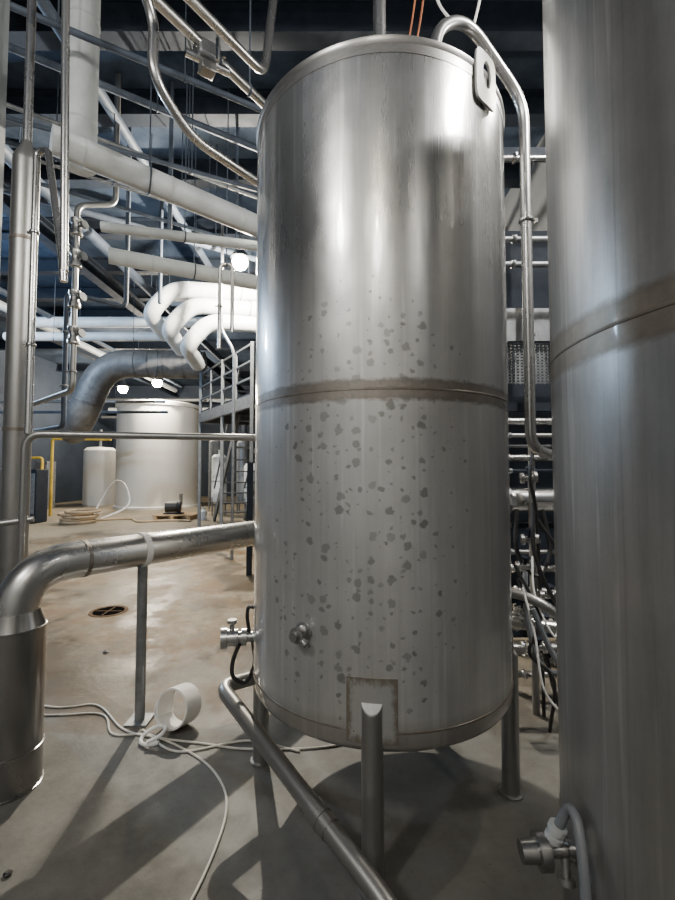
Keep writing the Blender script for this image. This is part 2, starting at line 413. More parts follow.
# ------------------------------------------------------------------ tanks
R = .624
def make_tank(cx, cy, label, mat, legs):
    root = thing('steel_tank', label, 'tank', (cx, cy, 0))
    n = 128; b = B(); uv = []
    prof = [(.43, .001), (.435, .3), (.45, .50), (.465, .58), (.482, .612), (.505, R), (.56, R), (1.2, R), (1.8, R), (2.5, R), (3.10, R), (3.15, R)]
    for z, r in prof:
        for j in range(n+1):
            ph = -math.pi + 2*math.pi*j/n
            b.v.append(Vector((cx+r*math.sin(ph), cy-r*math.cos(ph), z))); uv.append((ph*R, z))
    for i in range(len(prof)-1):
        for j in range(n):
            a = i*(n+1)+j; b.f.append((a, a+1, a+n+2, a+n+1))
    b.make('tank_shell', mat, root, uv=uv)
    B().rev([(3.13, R-.01), (3.15, R+.006), (3.170, R+.008), (3.182, R-.004), (3.20, R-.06), (3.26, .35), (3.28, .001)], (cx, cy, 0), seg=96).make('tank_lid', 'rim', root)
    B().rev([(3.105, R-.002), (3.106, R+.002), (3.148, R+.002), (3.149, R-.002)], (cx, cy, 0), seg=96, cap=False).make('top_rim', 'rim', root)
    B().rev([(1.796, R-.001), (1.799, R+.002), (1.804, R+.002), (1.807, R-.001)], (cx, cy, 0), seg=128, cap=False).make('weld_bead', 'heat', root)
    B().rev([(.548, R-.001), (.550, R+.003), (.556, R+.003), (.558, R-.001)], (cx, cy, 0), seg=128, cap=False).make('bottom_bead', 'heat', root)
    for deg in legs:
        ph = math.radians(deg)
        s_, c_ = math.sin(ph), -math.cos(ph)
        rl = .612; lx, ly = cx+s_*rl, cy+c_*rl
        q = B(); m = 10; wdt = .15
        for zz in (.515, .745):
            for rr in (R-.002, R+.003):
                for j in range(m+1):
                    p = ph + (j/m-.5)*2*wdt
                    q.v.append(Vector((cx+rr*math.sin(p), cy-rr*math.cos(p), zz)))
        L = m+1
        for j in range(m):
            q.f += [(j, j+1, L+j+1, L+j), (2*L+j, 3*L+j, 3*L+j+1, 2*L+j+1), (L+j, L+j+1, 3*L+j+1, 3*L+j), (j, 2*L+j, 2*L+j+1, j+1)]
        q.f += [(0, L, 3*L, 2*L), (m, 2*L+m, 3*L+m, L+m)]
        q.make('leg_pad', 'pad', root)
        g = B(); k = 32; rt = .040
        for zz in (.008, 1):
            for j in range(k):
                an = 2*math.pi*j/k; ox, oy = rt*math.cos(an), rt*math.sin(an)
                out = ox*s_+oy*c_
                g.v.append(Vector((lx+ox, ly+oy, zz if zz < 1 else .665 - out*1.0)))
        for j in range(k): g.f.append((j, (j+1) % k, k+(j+1) % k, k+j))
        leg = g.make('leg', 'pipe_dull', root)
        c = B()
        for dzz, rr in ((0, rt+.001), (.006, rt+.0005), (.007, 0.0005)):
            for j in range(k):
                an = 2*math.pi*j/k; ox, oy = rr*math.cos(an), rr*math.sin(an)
                c.v.append(Vector((lx+ox, ly+oy, .665-(ox*s_+oy*c_)*1.0+dzz)))
        for i in range(2):
            for j in range(k): c.f.append((i*k+j, i*k+(j+1) % k, (i+1)*k+(j+1) % k, (i+1)*k+j))
        c.make('leg_cap', 'lugpaint', leg)
        B().rev([(0, .052), (.010, .052), (.012, .042)], (lx, ly, 0), seg=24).make('foot_plate', 'pipe_dull', leg)
    return root

TA = (.211, 2.21); TB = (1.19, .985)
tA = make_tank(*TA, 'tall spotted stainless steel tank on legs with brown weld seam', 'tankA', (-8, 76, 165, -97))
tB = make_tank(*TB, 'streaked stainless steel tank beside the spotted tank', 'tankB', (45, 135, -135, -45))

def lug(cx, cy, ph, root):
    a = Vector((math.sin(ph), -math.cos(ph), 0)); t = Vector((math.cos(ph), math.sin(ph), 0))
    o = Vector((cx, cy, 3.01)) + a*(R+.013)
    q = B(); n = 40; H = .112
    def outer(an):
        x, z = math.cos(an), math.sin(an); e = .35
        return (.072*math.copysign(abs(x)**e, x), H+H*math.copysign(abs(z)**e, z))
    def inner(an): return (.030*math.cos(an), .130+.058*math.sin(an))
    for th in (-.005, .005):
        for fn in (outer, inner):
            for j in range(n):
                x, z = fn(2*math.pi*j/n)
                bend = R - math.sqrt(R*R - x*x)
                q.v.append(o + t*x + Vector((0, 0, z)) + a*(th-bend))
    for j in range(n):
        k = (j+1) % n
        q.f += [(j, n+j, n+k, k), (2*n+j, 2*n+k, 3*n+k, 3*n+j), (j, k, 2*n+k, 2*n+j), (n+j, 3*n+j, 3*n+k, n+k)]
    return q.make('lifting_lug', 'lugpaint', root)
lug(*TA, math.radians(40), tA); lug(*TA, math.radians(220), tA)
lug(*TB, math.radians(200), tB)

def on_tank(c, ph, z, off=0): return Vector((c[0]+(R+off)*math.sin(ph), c[1]-(R+off)*math.cos(ph), z))
ph = math.radians(-33); p = on_tank(TA, ph, .875); a = Vector((math.sin(ph), -math.cos(ph), 0)); t = Vector((math.cos(ph), math.sin(ph), 0))
sv = thing('sample_valve', 'small steel sample valve with knob on the tank front', 'valve', p)
B().rev([(-.002, .036), (.006, .038), (.01, .026), (.035, .024), (.037, .030), (.05, .030), (.052, .02), (.07, .018)], p, a, 24).make('valve_body', 'pipe_dull', sv)
B().rev([(0, .010), (.02, .010), (.022, .015), (.035, .015), (.037, .008)], p+a*.035, (t*.6+Vector((0, 0, .8))).normalized(), 16).make('knob', 'pipe', sv)
B().rev([(0, .012), (.04, .012), (.041, .016), (.05, .014)], p+a*.04, (t*.7-Vector((0, 0, .5))).normalized(), 16).make('outlet', 'pipe_dull', sv)
ph = math.radians(-80); p = on_tank(TA, ph, .70); a = Vector((math.sin(ph), -math.cos(ph), 0))
ov = thing('outlet_valve', 'polished clamp valve on the tank flank with black hose', 'valve', p)
B().rev([(-.005, .042), (.0, .042), (.004, .024), (.03, .024), (.032, .040), (.055, .040), (.057, .028), (.07, .028), (.072, .040), (.12, .040), (.122, .048), (.150, .048), (.152, .024)], p, a, 24).make('valve_body', 'pipe', ov)
B().rev([(.02, .011), (.065, .011), (.067, .022), (.085, .022)], p+a*.1, (0, 0, 1), 16).make('valve_handle', 'pipe', ov)
B().tube(smooth_path([p+a*.06+Vector((0, 0, -.02)), p+a*.09+Vector((0, -.02, -.1)), p+a*.085+Vector((0, -.03, -.17)), p+a*.03+Vector((0, -.02, -.20)), p+Vector((.01, -.02, -.12)), p+Vector((.0, -.01, -.02))]), .010, 8).make('drip_hose', 'black', ov)
B().tube(smooth_path([p+a*.02+Vector((0, 0, .02)), p+a*.03+Vector((0, 0, .10)), p+a*.02+Vector((.0, 0, .14)), p+Vector((.02, -.0, .13))]), .009, 8).make('upper_hose', 'black', ov)
pipe('vent_pipe', 'vertical steel vent pipe rising from the tank lid', 'pipe', [(.22, 2.15, 3.26), (.22, 2.15, CEIL-.01)], .033, 'pipe', clamps=[(0, .1)])
pipe('overflow_pipe', 'steel pipe arching over the tank rim and down its side', 'pipe',
     [(.44, 1.86, 3.18), (.44, 1.86, 3.5), (.62, 1.97, 3.66), (.945, 2.1, 3.36), (.945, 2.1, 1.60), (1.12, 2.16, 1.56)], .026, 'pipe', .13, clamps=[(3, .35)])

p = Vector((.598, 1.08, .585)); a = Vector((-1, .02, -.05)).normalized()
dv = thing('drain_valve', 'steel ferrule valve with grey hose at the tank bottom', 'valve', p)
B().rev([(-.03, .016), (.03, .016), (.032, .024), (.045, .024), (.047, .016), (.09, .016), (.092, .040), (.116, .040), (.118, .026), (.155, .024)], p, a, 24).make('valve_body', 'pipe_dark', dv)
un = Vector((.30, -.15, .9)).normalized(); ub = p+a*.09
B().rev([(.015, .010), (.03, .010), (.032, .020), (.045, .020), (.047, .015), (.054, .015), (.056, .021), (.070, .021), (.072, .012)], ub, un, 12).make('hose_union', 'grayplastic', dv)
B().tube(smooth_path([ub+un*.065, (.545, 1.055, .695), (.545, 1.02, .705), (.538, .985, .66), (.528, .955, .57), (.515, .93, .42), (.50, .93, .2), (.49, .98, .016), (.3, 1.1, .016)]), .0115, 12).make('hose', 'grayhose', dv)
B().rev([(0, .01), (.05, .01), (.052, .020), (.065, .020)], p+a*.05, (-.1, -.3, -1), 14).make('lower_fitting', 'pipe_dull', dv)

# ------------------------------------------------------------------ big elbow pipe and standpipe
SC = (-1.555, 2.11, 0)
sp = thing('standpipe', 'wide reflective steel standpipe with thin collars standing on floor', 'pipe', SC)
B().rev([(.0, .134), (.008, .134), (.010, .128), (.165, .128), (.167, .133), (.185, .133), (.187, .128), (.735, .128), (.737, .131), (.744, .131), (.746, .126), (.78, .112), (.82, .100)], SC, seg=44).make('standpipe_body', 'pipe_dark', sp)
pipe('transfer_pipe', 'thick steel pipe curving down into the standpipe', 'pipe',
     [(-1.555, 2.11, .50), (-1.555, 2.11, 1.02), (-.69, 3.36, 1.0), (-.1, 4.2, 1.0), (-.1, 4.2, 0.0)], .096, 'pipe', .24, joints=[(1, .2)], seg=30)
post = thing('support_post', 'round steel post carrying the thick pipe, with base plate', 'post', (-1.17, 2.60, 0))
B().cyl((-1.18, 2.635, .01), (-1.18, 2.635, .925), .029).make('post_tube', 'galv', post)
B().box((-1.18, 2.635, .006), (.13, .13, .012)).make('base_plate', 'galv', post)
B().rev([(-.016, .0965), (-.016, .104), (.016, .104), (.016, .0965)], (-1.19, 2.637, 1.0115), (.57, .82, 0), 32, cap=False).make('pipe_clamp', 'white', post)
pipe('rail_pipe', 'horizontal steel rail pipe turning down beside the column', 'pipe', [(-1.76, 2.42, .0), (-1.76, 2.42, 1.70), (-.52, 2.72, 1.70), (.1, 3.05, 1.70), (.1, 3.05, 0)], .021, 'pipe_dull', .09)
dp = pipe('drain_pipe', 'dull steel drain pipe sloping down along the tank', 'pipe',
     [(-.22, 2.3, .43), (-.40, 2.28, .43), (-.565, 2.13, .45), (.14, 1.36, .20), (.40, 1.0, .04)], .034, 'pipe_dull', .07, seg=20)
pa = Vector((-.565, 2.13, .45)).lerp(Vector((.14, 1.36, .20)), .72); da = Vector((.14, 1.36, .20))-Vector((-.565, 2.13, .45))
B().rev([(-.05, .034), (-.05, .038), (-.01, .038), (-.008, .041), (.008, .041), (.01, .038), (.05, .038), (.05, .034)], pa, da, 22).make('coupling', 'pipe_dull', dp)

# ------------------------------------------------------------------ left verticals
rp = pipe('riser_pipe', 'thick dull vertical steel riser reducing to a slim pipe above', 'pipe', [(-2.03, 2.72, 0), (-2.03, 2.72, 3.50)], .076, 'pipe_dull', .2, joints=[(0, .5), (0, .85)], seg=22)
B().rev([(3.49, .076), (3.52, .076), (3.62, .030), (3.64, .028)], (-2.03, 2.72, 0), seg=24).make('reducer', 'pipe_dull', rp)
B().cyl((-2.03, 2.72, 3.62), (-2.03, 2.72, CEIL-.01), .026).make('upper_pipe', 'pipe', rp)
pipe('thin_riser', 'slim vertical steel pipe hanging from ceiling', 'pipe', [(-1.54, 2.25, CEIL-.01), (-1.46, 2.25, 2.56)], .020, 'pipe')
pipe('return_bend_pipe', 'slim steel pipe bending over into the riser beside it', 'pipe', [(-1.745, 2.42, 1.70), (-1.82, 2.52, 3.42), (-1.74, 2.50, 3.42), (-1.47, 2.25, 2.62), (-1.46, 2.25, 2.50)], .019, 'pipe', .07, clamps=[(0, .3), (0, .70)])
pipe('bracket_bar', 'short steel bar fixed to the column', 'bar', [(-2.1, 2.3, 1.17), (-1.72, 2.45, 1.22)], .018, 'pipe_dull')
pipe('far_riser', 'vertical dark pipe rising to the ceiling', 'pipe', [(-4.5, 6.0, 0), (-4.5, 6.0, CEIL-.02)], .05, 'dimpipe', clamps=[(0, .3), (0, .5), (0, .7)])
vr = pipe('valve_riser', 'vertical steel pipe with stacked valves', 'pipe', [(-4.45, 6.0, 2.35), (-2.86, 4.6, 2.35), (-2.86, 4.6, 4.4), (-2.6, 4.9, 4.6), (-2.6, 4.9, CEIL-.02)], .03, 'pipe_dull', .1, clamps=[(1, .1), (1, .3), (1, .45), (1, .75)])
for zz in (4.15, 3.80, 3.35, 2.95):
    B().rev([(-.1, .03), (-.09, .06), (-.05, .06), (-.03, .045), (.03, .045), (.05, .06), (.09, .06), (.1, .03)], (-2.86, 4.6, zz), (0, 0, 1)).make('valve_body', 'pipe', vr)
    B().rev([(0, .015), (.09, .015), (.10, .045), (.125, .045)], (-2.86, 4.6, zz), (.9, -.3, .1)).make('valve_wheel', 'galv', vr)
pipe('valve_riser', 'slim vertical pipe beside the stacked valves', 'pipe', [(-4.45, 6.02, 2.0), (-3.2, 5.0, 2.0), (-3.2, 5.0, 3.6), (-2.75, 5.5, 3.6), (-2.75, 5.5, CEIL-.02)], .028, 'dimpipe', .1, clamps=[(1, .3), (1, .7)])

# ------------------------------------------------------------------ overhead pipes
pipe('insulated_pipe', 'thick vertical white insulated pipe dropping from the ceiling', 'pipe', [(-2.34, 3.78, CEIL-.01), (-2.34, 3.78, 4.24)], .135, 'insul', .22, seg=28, joints=[(0, .3), (0, .8)])
pipe('insulated_pipe', 'straight white insulated pipe running past the tank', 'pipe', [(-2.36, 3.43, 4.22), (-.9, 4.7, 4.22), (.6, 6.0, 4.22)], .115, 'insul', .2, joints=[(0, .12), (0, .5), (0, .9)], seg=24, hangers=[(0, .4)])
pipe('overhead_pipe', 'steel process pipe running under the ceiling', 'pipe', [(-1.75, 1.8, 4.5), (-.58, 3.44, 4.5), (.4, 4.8, 4.5)], .035, 'pipe', hangers=[(0, .9)], clamps=[(0, .45), (0, .75)])
pipe('overhead_pipe', 'second steel process pipe beside the actuator', 'pipe', [(-1.35, 1.8, 4.3), (-.52, 2.93, 4.3), (-.45, 3.03, 5.2), (-.45, 3.03, CEIL-.01)], .03, 'pipe', .1, hangers=[(0, .5)])
pipe('swan_neck_pipe', 'steel pipe with swan neck bends below the ceiling', 'pipe', [(-1.3, 2.1, 4.62), (-1.16, 2.6, 4.38), (-1.17, 2.6, 3.98), (-1.02, 2.88, 3.8), (-.60, 3.4, 3.8), (.3, 4.5, 3.8)], .032, 'pipe', .14)
ac = thing('valve_actuator', 'grey valve actuator block mounted on overhead pipes', 'actuator', (-.93, 2.95, 4.4))
B().box((-.93, 2.95, 4.47), (.15, .12, .12), .6).make('housing', 'galv', ac, bevel=.02)
B().box((-.93, 2.95, 4.36), (.10, .09, .07), .6).make('terminal_box', 'pipe_dull', ac, bevel=.008)
for s_ in (-1, 1):
    for t_ in (-1, 1): B().cyl((-.93+.08*s_, 2.95+.05*t_, 4.38), (-.93+.08*s_, 2.95+.05*t_, 4.54), .009, 8).make('bolt', 'chrome', ac)
B().cyl((-1.06, 2.87, 4.41), (-.80, 3.03, 4.41), .028).make('actuator_cylinder', 'chrome', ac)
def run(label, a, b, r, mat, hang=((0, .3), (0, .8)), name='conduit', **kw):
    pipe(name, label, 'pipe', [a, b], r, mat, hangers=hang, **kw)
run('white insulated line under the ceiling', (-2.55, 4.53, 4.12), (.2, 5.23, 4.12), .055, 'insul', name='insulated_pipe', joints=[(0, .2)])
run('thick white insulated line under the ceiling', (-2.75, 5.06, 4.07), (.2, 6.44, 4.07), .095, 'insul', name='insulated_pipe', joints=[(0, .15), (0, .4)])
for i, (a, b, r, m) in enumerate([
    ((-3.6, 3.7, 5.0), (.5, 6.4, 5.0), .022, 'galv'), ((-4.2, 4.2, 5.1), (.5, 7.3, 5.1), .03, 'dimpipe'),
    ((-3.9, 3.2, 5.35), (.5, 5.9, 5.35), .035, 'dimpipe'), ((-3.0, 3.0, 5.15), (.5, 4.9, 5.15), .028, 'dimpipe'),
    ((-5.2, 5.6, 5.45), (.5, 9.2, 5.45), .05, 'dimpipe'), ((-3.5, 4.9, 4.85), (.4, 7.4, 4.85), .024, 'dimpipe'),
    ((-3.3, 4.3, 4.75), (.4, 6.6, 4.75), .018, 'galv'), ((-3.1, 3.6, 4.62), (.4, 5.3, 4.62), .022, 'dimpipe')]):
    run('slim conduit crossing the dark ceiling space', a, b, r, m, hang=((0, .2), (0, .45), (0, .8)))
for x, y0, y1, z, r, m in ((-4.1, 2.2, 18, 5.4, .09, 'dimpipe'), (-2.6, 2.4, 10, 5.62, .06, 'dimpipe'), (-6.6, 5, 18, 5.0, .06, 'dimpipe'), (-7.6, 6, 20, 5.2, .1, 'insul')):
    run('grey pipe running lengthwise under the ceiling', (x, y0, z), (x, y1, z), r, m, hang=((0, .2), (0, .45), (0, .7)), name='ceiling_pipe')
run('dark hanger post under the ceiling', (-2.0, 5.0, CEIL-.01), (-2.0, 5.0, 4.30), .025, 'dimpipe', hang=(), name='hanger_post')
run('dark hanger post under the ceiling', (-1.30, 5.4, CEIL-.01), (-1.30, 5.4, 4.30), .018, 'dimpipe', hang=(), name='hanger_post')
run('dark hanger post under the ceiling', (-2.9, 6.9, CEIL-.01), (-2.9, 6.9, 4.20), .03, 'dimpipe', hang=(), name='hanger_post')
run('insulated pipe crossing behind the elbows', (-7.5, 9.8, 4.90), (-3.0, 9.8, 4.90), .12, 'insul', name='insulated_pipe', joints=[(0, .5)])
run('insulated pipe crossing behind the elbows', (-7.5, 9.6, 4.50), (-3.9, 9.6, 4.50), .10, 'insul', name='insulated_pipe', joints=[(0, .5)])
for z_, y_, x_, m_ in ((3.30, 11.4, -4.6, 'galv'), (3.05, 11.6, -4.6, 'dimpipe')):
    run('thin grey pipe in the clutter behind the duct', (-11.5, y_, z_), (x_, y_, z_), .04, m_, name='cross_run', hang=((0, .2), (0, .6)))
for i in range(3):
    x = -3.20+.36*i; zt = 5.0-.32*i; zb = zt-.50; y = 8.2
    pipe('elbow_pipe', 'fat white insulated pipe with chunky elbow bending down', 'pipe',
         [(-.7, y+.4, zt), (x, y, zt), (x-.42, y-.06, zb), (x-.52, y+.95, zb-.1)], .155, 'insul', .26, joints=[(0, .78), (0, .88), (1, .5)], hangers=[(0, .5)], seg=26, group='white insulated elbow pipes')
pipe('duct_elbow', 'large dull grey jacketed duct with segmented downward elbow', 'duct', [(-3.3, 10.6, 4.08), (-5.65, 10.3, 4.08), (-6.1, 10.2, 2.75), (-6.9, 11.2, 2.5)], .34, 'duct', .85, joints=[(0, .2), (0, .4), (0, .55), (0, .68), (1, .5), (1, .62), (1, .74)], seg=30, hangers=[(0, .5)])
pipe('loop_pipe', 'bright steel loop pipe beside the lamp', 'pipe', [(-1.42, 5.1, 2.95), (-1.42, 5.1, 3.98), (-1.27, 5.1, 3.98), (-1.27, 5.1, 3.15)], .024, 'pipe', .1, clamps=[(0, .5)], hangers=[(1, .5)])
for k, dx in enumerate((0, .05)):
    pipe('hanging_cable', 'thin reddish cable hanging from the ceiling', 'cable', [(.52+dx, 2.4, CEIL-.02), (.49+dx, 2.45, 4.6), (.40+dx, 2.5, 3.9), (.33+dx*1.2, 2.42, 3.25)], .006, 'copper', smooth=True, seg=6)
pipe('hanging_cable', 'white cable looping above the tank rim', 'cable', [(.75, 2.2, CEIL-.02), (.80, 2.2, 4.5), (.72, 2.15, 3.85), (.60, 2.05, 3.72), (.50, 2.1, 3.95), (.55, 2.3, 4.6), (.7, 2.6, CEIL-.02)], .007, 'white', smooth=True, seg=6)

# ------------------------------------------------------------------ mezzanine frame
mz = thing('mezzanine_platform', 'grey steel access platform with guard rails and stair', 'platform', (-1.5, 8, 0))
a0 = Vector((-1.5, 7.5, 0)); a1 = Vector((-3.2, 10.0, 0)); side = Vector((2.6, 1.6, 0))
for base in (a0, a1, a0.lerp(a1, .5), a0+side, a1+side):
    B().bar(base, base+Vector((0, 0, 3.75)), .06, .06).make('post', 'railing', mz)
for t_ in (.25, .75):
    bb = a0.lerp(a1, t_); B().bar(bb+Vector((0, 0, 2.8)), bb+Vector((0, 0, 3.7)), .035, .035).make('rail_post', 'railing', mz)
for z in (3.72, 3.42, 3.12):
    B().bar(a0+Vector((0, 0, z)), a1+Vector((0, 0, z)), .035, .035).make('guard_rail', 'railing', mz)
    B().bar(a1+Vector((0, 0, z)), a1+side+Vector((0, 0, z)), .035, .035).make('guard_rail', 'railing', mz)
B().bar(a0+Vector((0, 0, 2.7)), a1+Vector((0, 0, 2.7)), .08, .22).make('edge_beam', 'galv', mz)
B().bar(a1+Vector((0, 0, 2.7)), a1+side+Vector((0, 0, 2.7)), .08, .22).make('edge_beam', 'railing', mz)
q = B(); z = 2.82
q.v += [a0+Vector((0, 0, z)), a1+Vector((0, 0, z)), a1+side+Vector((0, 0, z)), a0+side+Vector((0, 0, z))]
q.v += [p+Vector((0, 0, .04)) for p in q.v[:4]]
q.f += [(0, 1, 2, 3), (7, 6, 5, 4), (0, 4, 5, 1), (1, 5, 6, 2), (2, 6, 7, 3), (3, 7, 4, 0)]
q.make('deck', 'dark', mz)
s0 = Vector((-2.2, 9.6, 2.8)); s1 = Vector((-3.6, 12.6, .0)); sd = Vector((.8, .35, 0))
for o_ in (Vector((0, 0, 0)), sd):
    B().bar(s0+o_, s1+o_, .05, .2).make('stringer', 'railing', mz)
    B().bar(s0+o_+Vector((0, 0, .95)), s1+o_+Vector((0, 0, .95)), .04, .04).make('handrail', 'railing', mz)
for i in range(9):
    c = s0.lerp(s1, (i+.6)/9.5); B().bar(c, c+sd, .25, .03).make('tread', 'railing', mz)
pipe('drop_pipe', 'thin steel pipe dropping beside the platform', 'pipe', [(-2.0, 7.3, CEIL-.02), (-2.0, 7.3, 3.9), (-1.75, 7.2, 3.5), (-1.75, 7.2, 0)], .026, 'galv', .15, clamps=[(2, .4)])
B().bar((-1.26, 6.2, 0), (-1.26, 6.2, 1.6), .07, .07).make('bollard_post', 'dark', None, 'dark square steel post standing on the floor', 'post')
for i, (x, y, h, r, m) in enumerate(((-3.9, 14.2, 2.0, .24, 'insul'), (-3.2, 14.6, 2.5, .22, 'galv'), (-2.7, 13.4, 1.7, .2, 'insul'), (-4.4, 15.6, 2.6, .26, 'railing'))):
    e = thing('filter_vessel', 'slender pale upright filter vessel on short legs', 'vessel', (x, y, 0))
    B().rev([(.35, .02), (.38, r*.7), (.45, r), (h-.1, r), (h-.02, r*.7), (h, .03), (h+.15, .03)], (x, y, 0), seg=24).make('vessel_body', m, e)
    for dx in (-1, 1):
        for dy in (-1, 1): B().cyl((x+dx*r*.7, y+dy*r*.7, 0), (x+dx*r*.7, y+dy*r*.7, .6), .025, 8).make('leg', 'galv', e)
    B().rev([(0, r*1.05), (.03, r*1.05)], (x, y, h*.55), seg=24, cap=False).make('band', 'galv', e)

# ------------------------------------------------------------------ far tanks etc.
wt = thing('storage_tank', 'large white cylindrical storage tank with low flat lid', 'tank', (-7.3, 17.6, 0))
B().rev([(0, 1.66), (.08, 1.66), (.1, 1.6), (3.95, 1.6), (3.96, 1.66), (4.08, 1.66)], (-7.3, 17.6, 0), seg=20).make('tank_body', 'tankwhite', wt)
B().rev([(4.08, 1.64), (4.12, 1.6), (4.24, .5), (4.24, .45), (4.32, .45), (4.33, .001)], (-7.3, 17.6, 0), seg=40).make('tank_lid', 'tankwhite', wt)
st = thing('small_tank', 'small white tank with inlet pipe on top', 'tank', (-10.1, 18.3, 0))
B().rev([(0, .62), (2.3, .62), (2.42, .5), (2.46, .001)], (-10.1, 18.3, 0), seg=36).make('tank_body', 'tankwhite', st)
B().cyl((-10.1, 18.3, 2.4), (-10.1, 18.3, 3.2), .06).make('inlet', 'galv', st)
pipe('gas_pipe', 'thin yellow painted pipe with right-angle drop', 'pipe', [(-7.6, 14.4, 2.5), (-9.3, 14, 2.5), (-9.3, 14, 0)], .045, 'yellow', .1)
pipe('gas_pipe', 'short yellow painted pipe on the floor', 'pipe', [(-10.3, 15, 0), (-10.3, 15, 1.9), (-10.9, 15, 1.9)], .045, 'yellow', .1)
for i, (x, w_, h, z0, m) in enumerate(((-3.6, 1.2, 2.4, 0, 'dark'), (-5.0, .9, 3.0, 0, 'dimpipe'), (-2.2, 1.3, 2.8, 0, 'dimpipe'), (-.8, 1.0, 2.2, 0, 'dark'))):
    e = thing('control_cabinet', 'tall dark control cabinet against the far wall', 'cabinet', (x, 23.6, 0))
    B().box((x, 23.65, h/2), (w_, .6, h)).make('body', m, e, bevel=.02)
    B().box((x, 23.34, h*.52), (w_*.85, .02, h*.85)).make('door', 'galv' if i % 2 else 'dimpipe', e, bevel=.005)
for x, z, r in ((-11.5, 4.6, .12), (-10.5, 4.0, .08), (-5.0, 4.4, .15), (-4.2, 3.6, .09), (-2.9, 4.8, .10), (-1.8, 4.2, .12)):
    pipe('wall_pipe', 'grey pipe rising along the dark far wall', 'pipe', [(x, 23.6 if x < -6 else 22.9, 0), (x, 23.6 if x < -6 else 22.9, z), (x+1.8, 23.6 if x < -6 else 22.9, z)], r, 'dimpipe' if r > .1 else 'galv', .25)
run('pale pipe running across the far wall', (-12, 22.5, 4.6), (2.5, 22.5, 4.6), .14, 'insul', name='wall_pipe', hang=())
run('grey pipe running across the far wall', (-12, 22.2, 5.1), (2.5, 22.2, 5.1), .10, 'galv', name='wall_pipe', hang=())
run('grey pipe running across the far wall', (-12, 21.8, 4.15), (2.5, 21.8, 4.15), .07, 'galv', name='wall_pipe', hang=())
hc = thing('hose_coil', 'tan coiled hose lying on the floor', 'hose', (-7.3, 12.2, 0))
q = B()
for i in range(5): q.torus((-7.3+.03*i*(-1)**i, 12.2, .04+.07*i), (0, 0, 1), .42-.02*(i % 2), .037, 32, 8)
q.make('coil', 'rope', hc)
pipe('white_hose', 'white hose looping up from the coil', 'hose', [(-7.0, 12.8, .03), (-6.4, 13.2, .4), (-6.7, 13.6, 1.0), (-7.2, 13.9, 1.1), (-7.6, 14, .6), (-7.7, 13.6, .04)], .03, 'white', smooth=True)
pipe('floor_hose', 'pale hose trailing over the floor', 'hose', [(-7.0, 12.6, .03), (-6.2, 12.9, .03), (-5.6, 12.2, .03), (-4.9, 12.5, .03), (-4.2, 12.4, .03)], .03, 'rope', smooth=True)
pl = thing('pallet', 'low wooden pallet on the floor', 'pallet', (-4.9, 13.3, 0))
q = B()
for i in range(6): q.box((-4.9, 12.85+.18*i, .13), (1.2, .12, .025))
for i in range(3): q.box((-5.4+.5*i, 13.3, .06), (.09, 1.05, .12))
q.make('boards', 'wood', pl)
pm = thing('transfer_pump', 'small black pump resting on the pallet', 'pump', (-5.0, 13.2, .143))
B().rev([(-.25, .1), (-.24, .16), (.1, .16), (.12, .2), (.2, .2), (.22, .08)], (-5.0, 13.2, .36), (1, .2, 0)).make('motor', 'black', pm)
B().box((-5.0, 13.2, .165), (.55, .25, .035)).make('foot', 'dark', pm)
B().cyl((-4.8, 13.24, .4), (-4.8, 13.24, .75), .05).make('outlet', 'chrome', pm)
wb = thing('water_bottle', 'small clear grey bottle on the floor', 'bottle', (-4.2, 12.6, 0))
B().rev([(0, .1), (.25, .1), (.32, .04), (.38, .04)], (-4.0, 12.9, 0)).make('bottle_body', 'insul', wb)
for i, (x, y, h, m) in enumerate(((-8.6, 12.2, 1.5, 'dark'), (-11.2, 16.5, 1.8, 'galv'), (-11.4, 13.5, 2.2, 'dark'))):
    e = thing('control_cabinet', 'free-standing metal control cabinet near the wall', 'cabinet', (x, y, 0))
    B().box((x, y, h/2), (.5, .5, h)).make('body', m, e, bevel=.02)
    B().box((x, y-.26, h*.55), (.42, .02, h*.75)).make('door', 'galv', e, bevel=.005)

DC = (-2.42, 4.62, 0)
dr = thing('floor_drain', 'round rusty floor drain with its shaded opening painted black', 'drain', DC)
B().rev([(.0, .190), (.006, .186), (.006, .155), (.002, .150)], DC, seg=36, cap=False).make('drain_ring', 'rust', dr)
B().rev([(.0015, .152), (.0035, .152)], DC, seg=36).make('drain_shade_disc', 'drain_shade', dr)  # flat black disc painted as the shaded recess
q = B()
q.box((-2.42, 4.62, .005), (.27, .012, .003)); q.box((-2.42, 4.62, .005), (.012, .27, .003))
q.make('grate', 'rust', dr)
CB = [[(-2.6, 3.0, .006), (-1.81, 2.78, .006), (-1.53, 2.80, .006), (-1.24, 2.55, .006), (-1.02, 2.47, .006), (-.75, 2.42, .006), (-.47, 2.37, .006), (-.01, 2.40, .006), (.4, 2.6, .006)],
      [(-2.5, 2.95, .006), (-1.85, 2.70, .006), (-1.45, 2.70, .006), (-1.27, 2.50, .006), (-1.05, 2.49, .006), (-.72, 2.30, .006), (-.55, 2.115, .006), (-.485, 1.94, .006), (-.485, 1.72, .006), (-.52, 1.5, .006), (-.6, 1.2, .006)],
      [(-1.12, 2.54, .006), (-.85, 2.35, .006), (-.5, 2.44, .006), (-.2, 2.35, .006)]]
for c in CB: pipe('floor_cable', 'white cable snaking over the concrete floor', 'cable', c, .0055, 'cable', smooth=True, seg=8)
wr = thing('tube_roll', 'chunky curled white plastic roll lying on its side', 'tube', (-.93, 2.52, 0))
axv = Vector((-.30, -.93, .22)).normalized(); _, u_, w_ = frame(axv); c0 = Vector((-.93, 2.58, .122))
q = B(); n = 56; L_ = .068
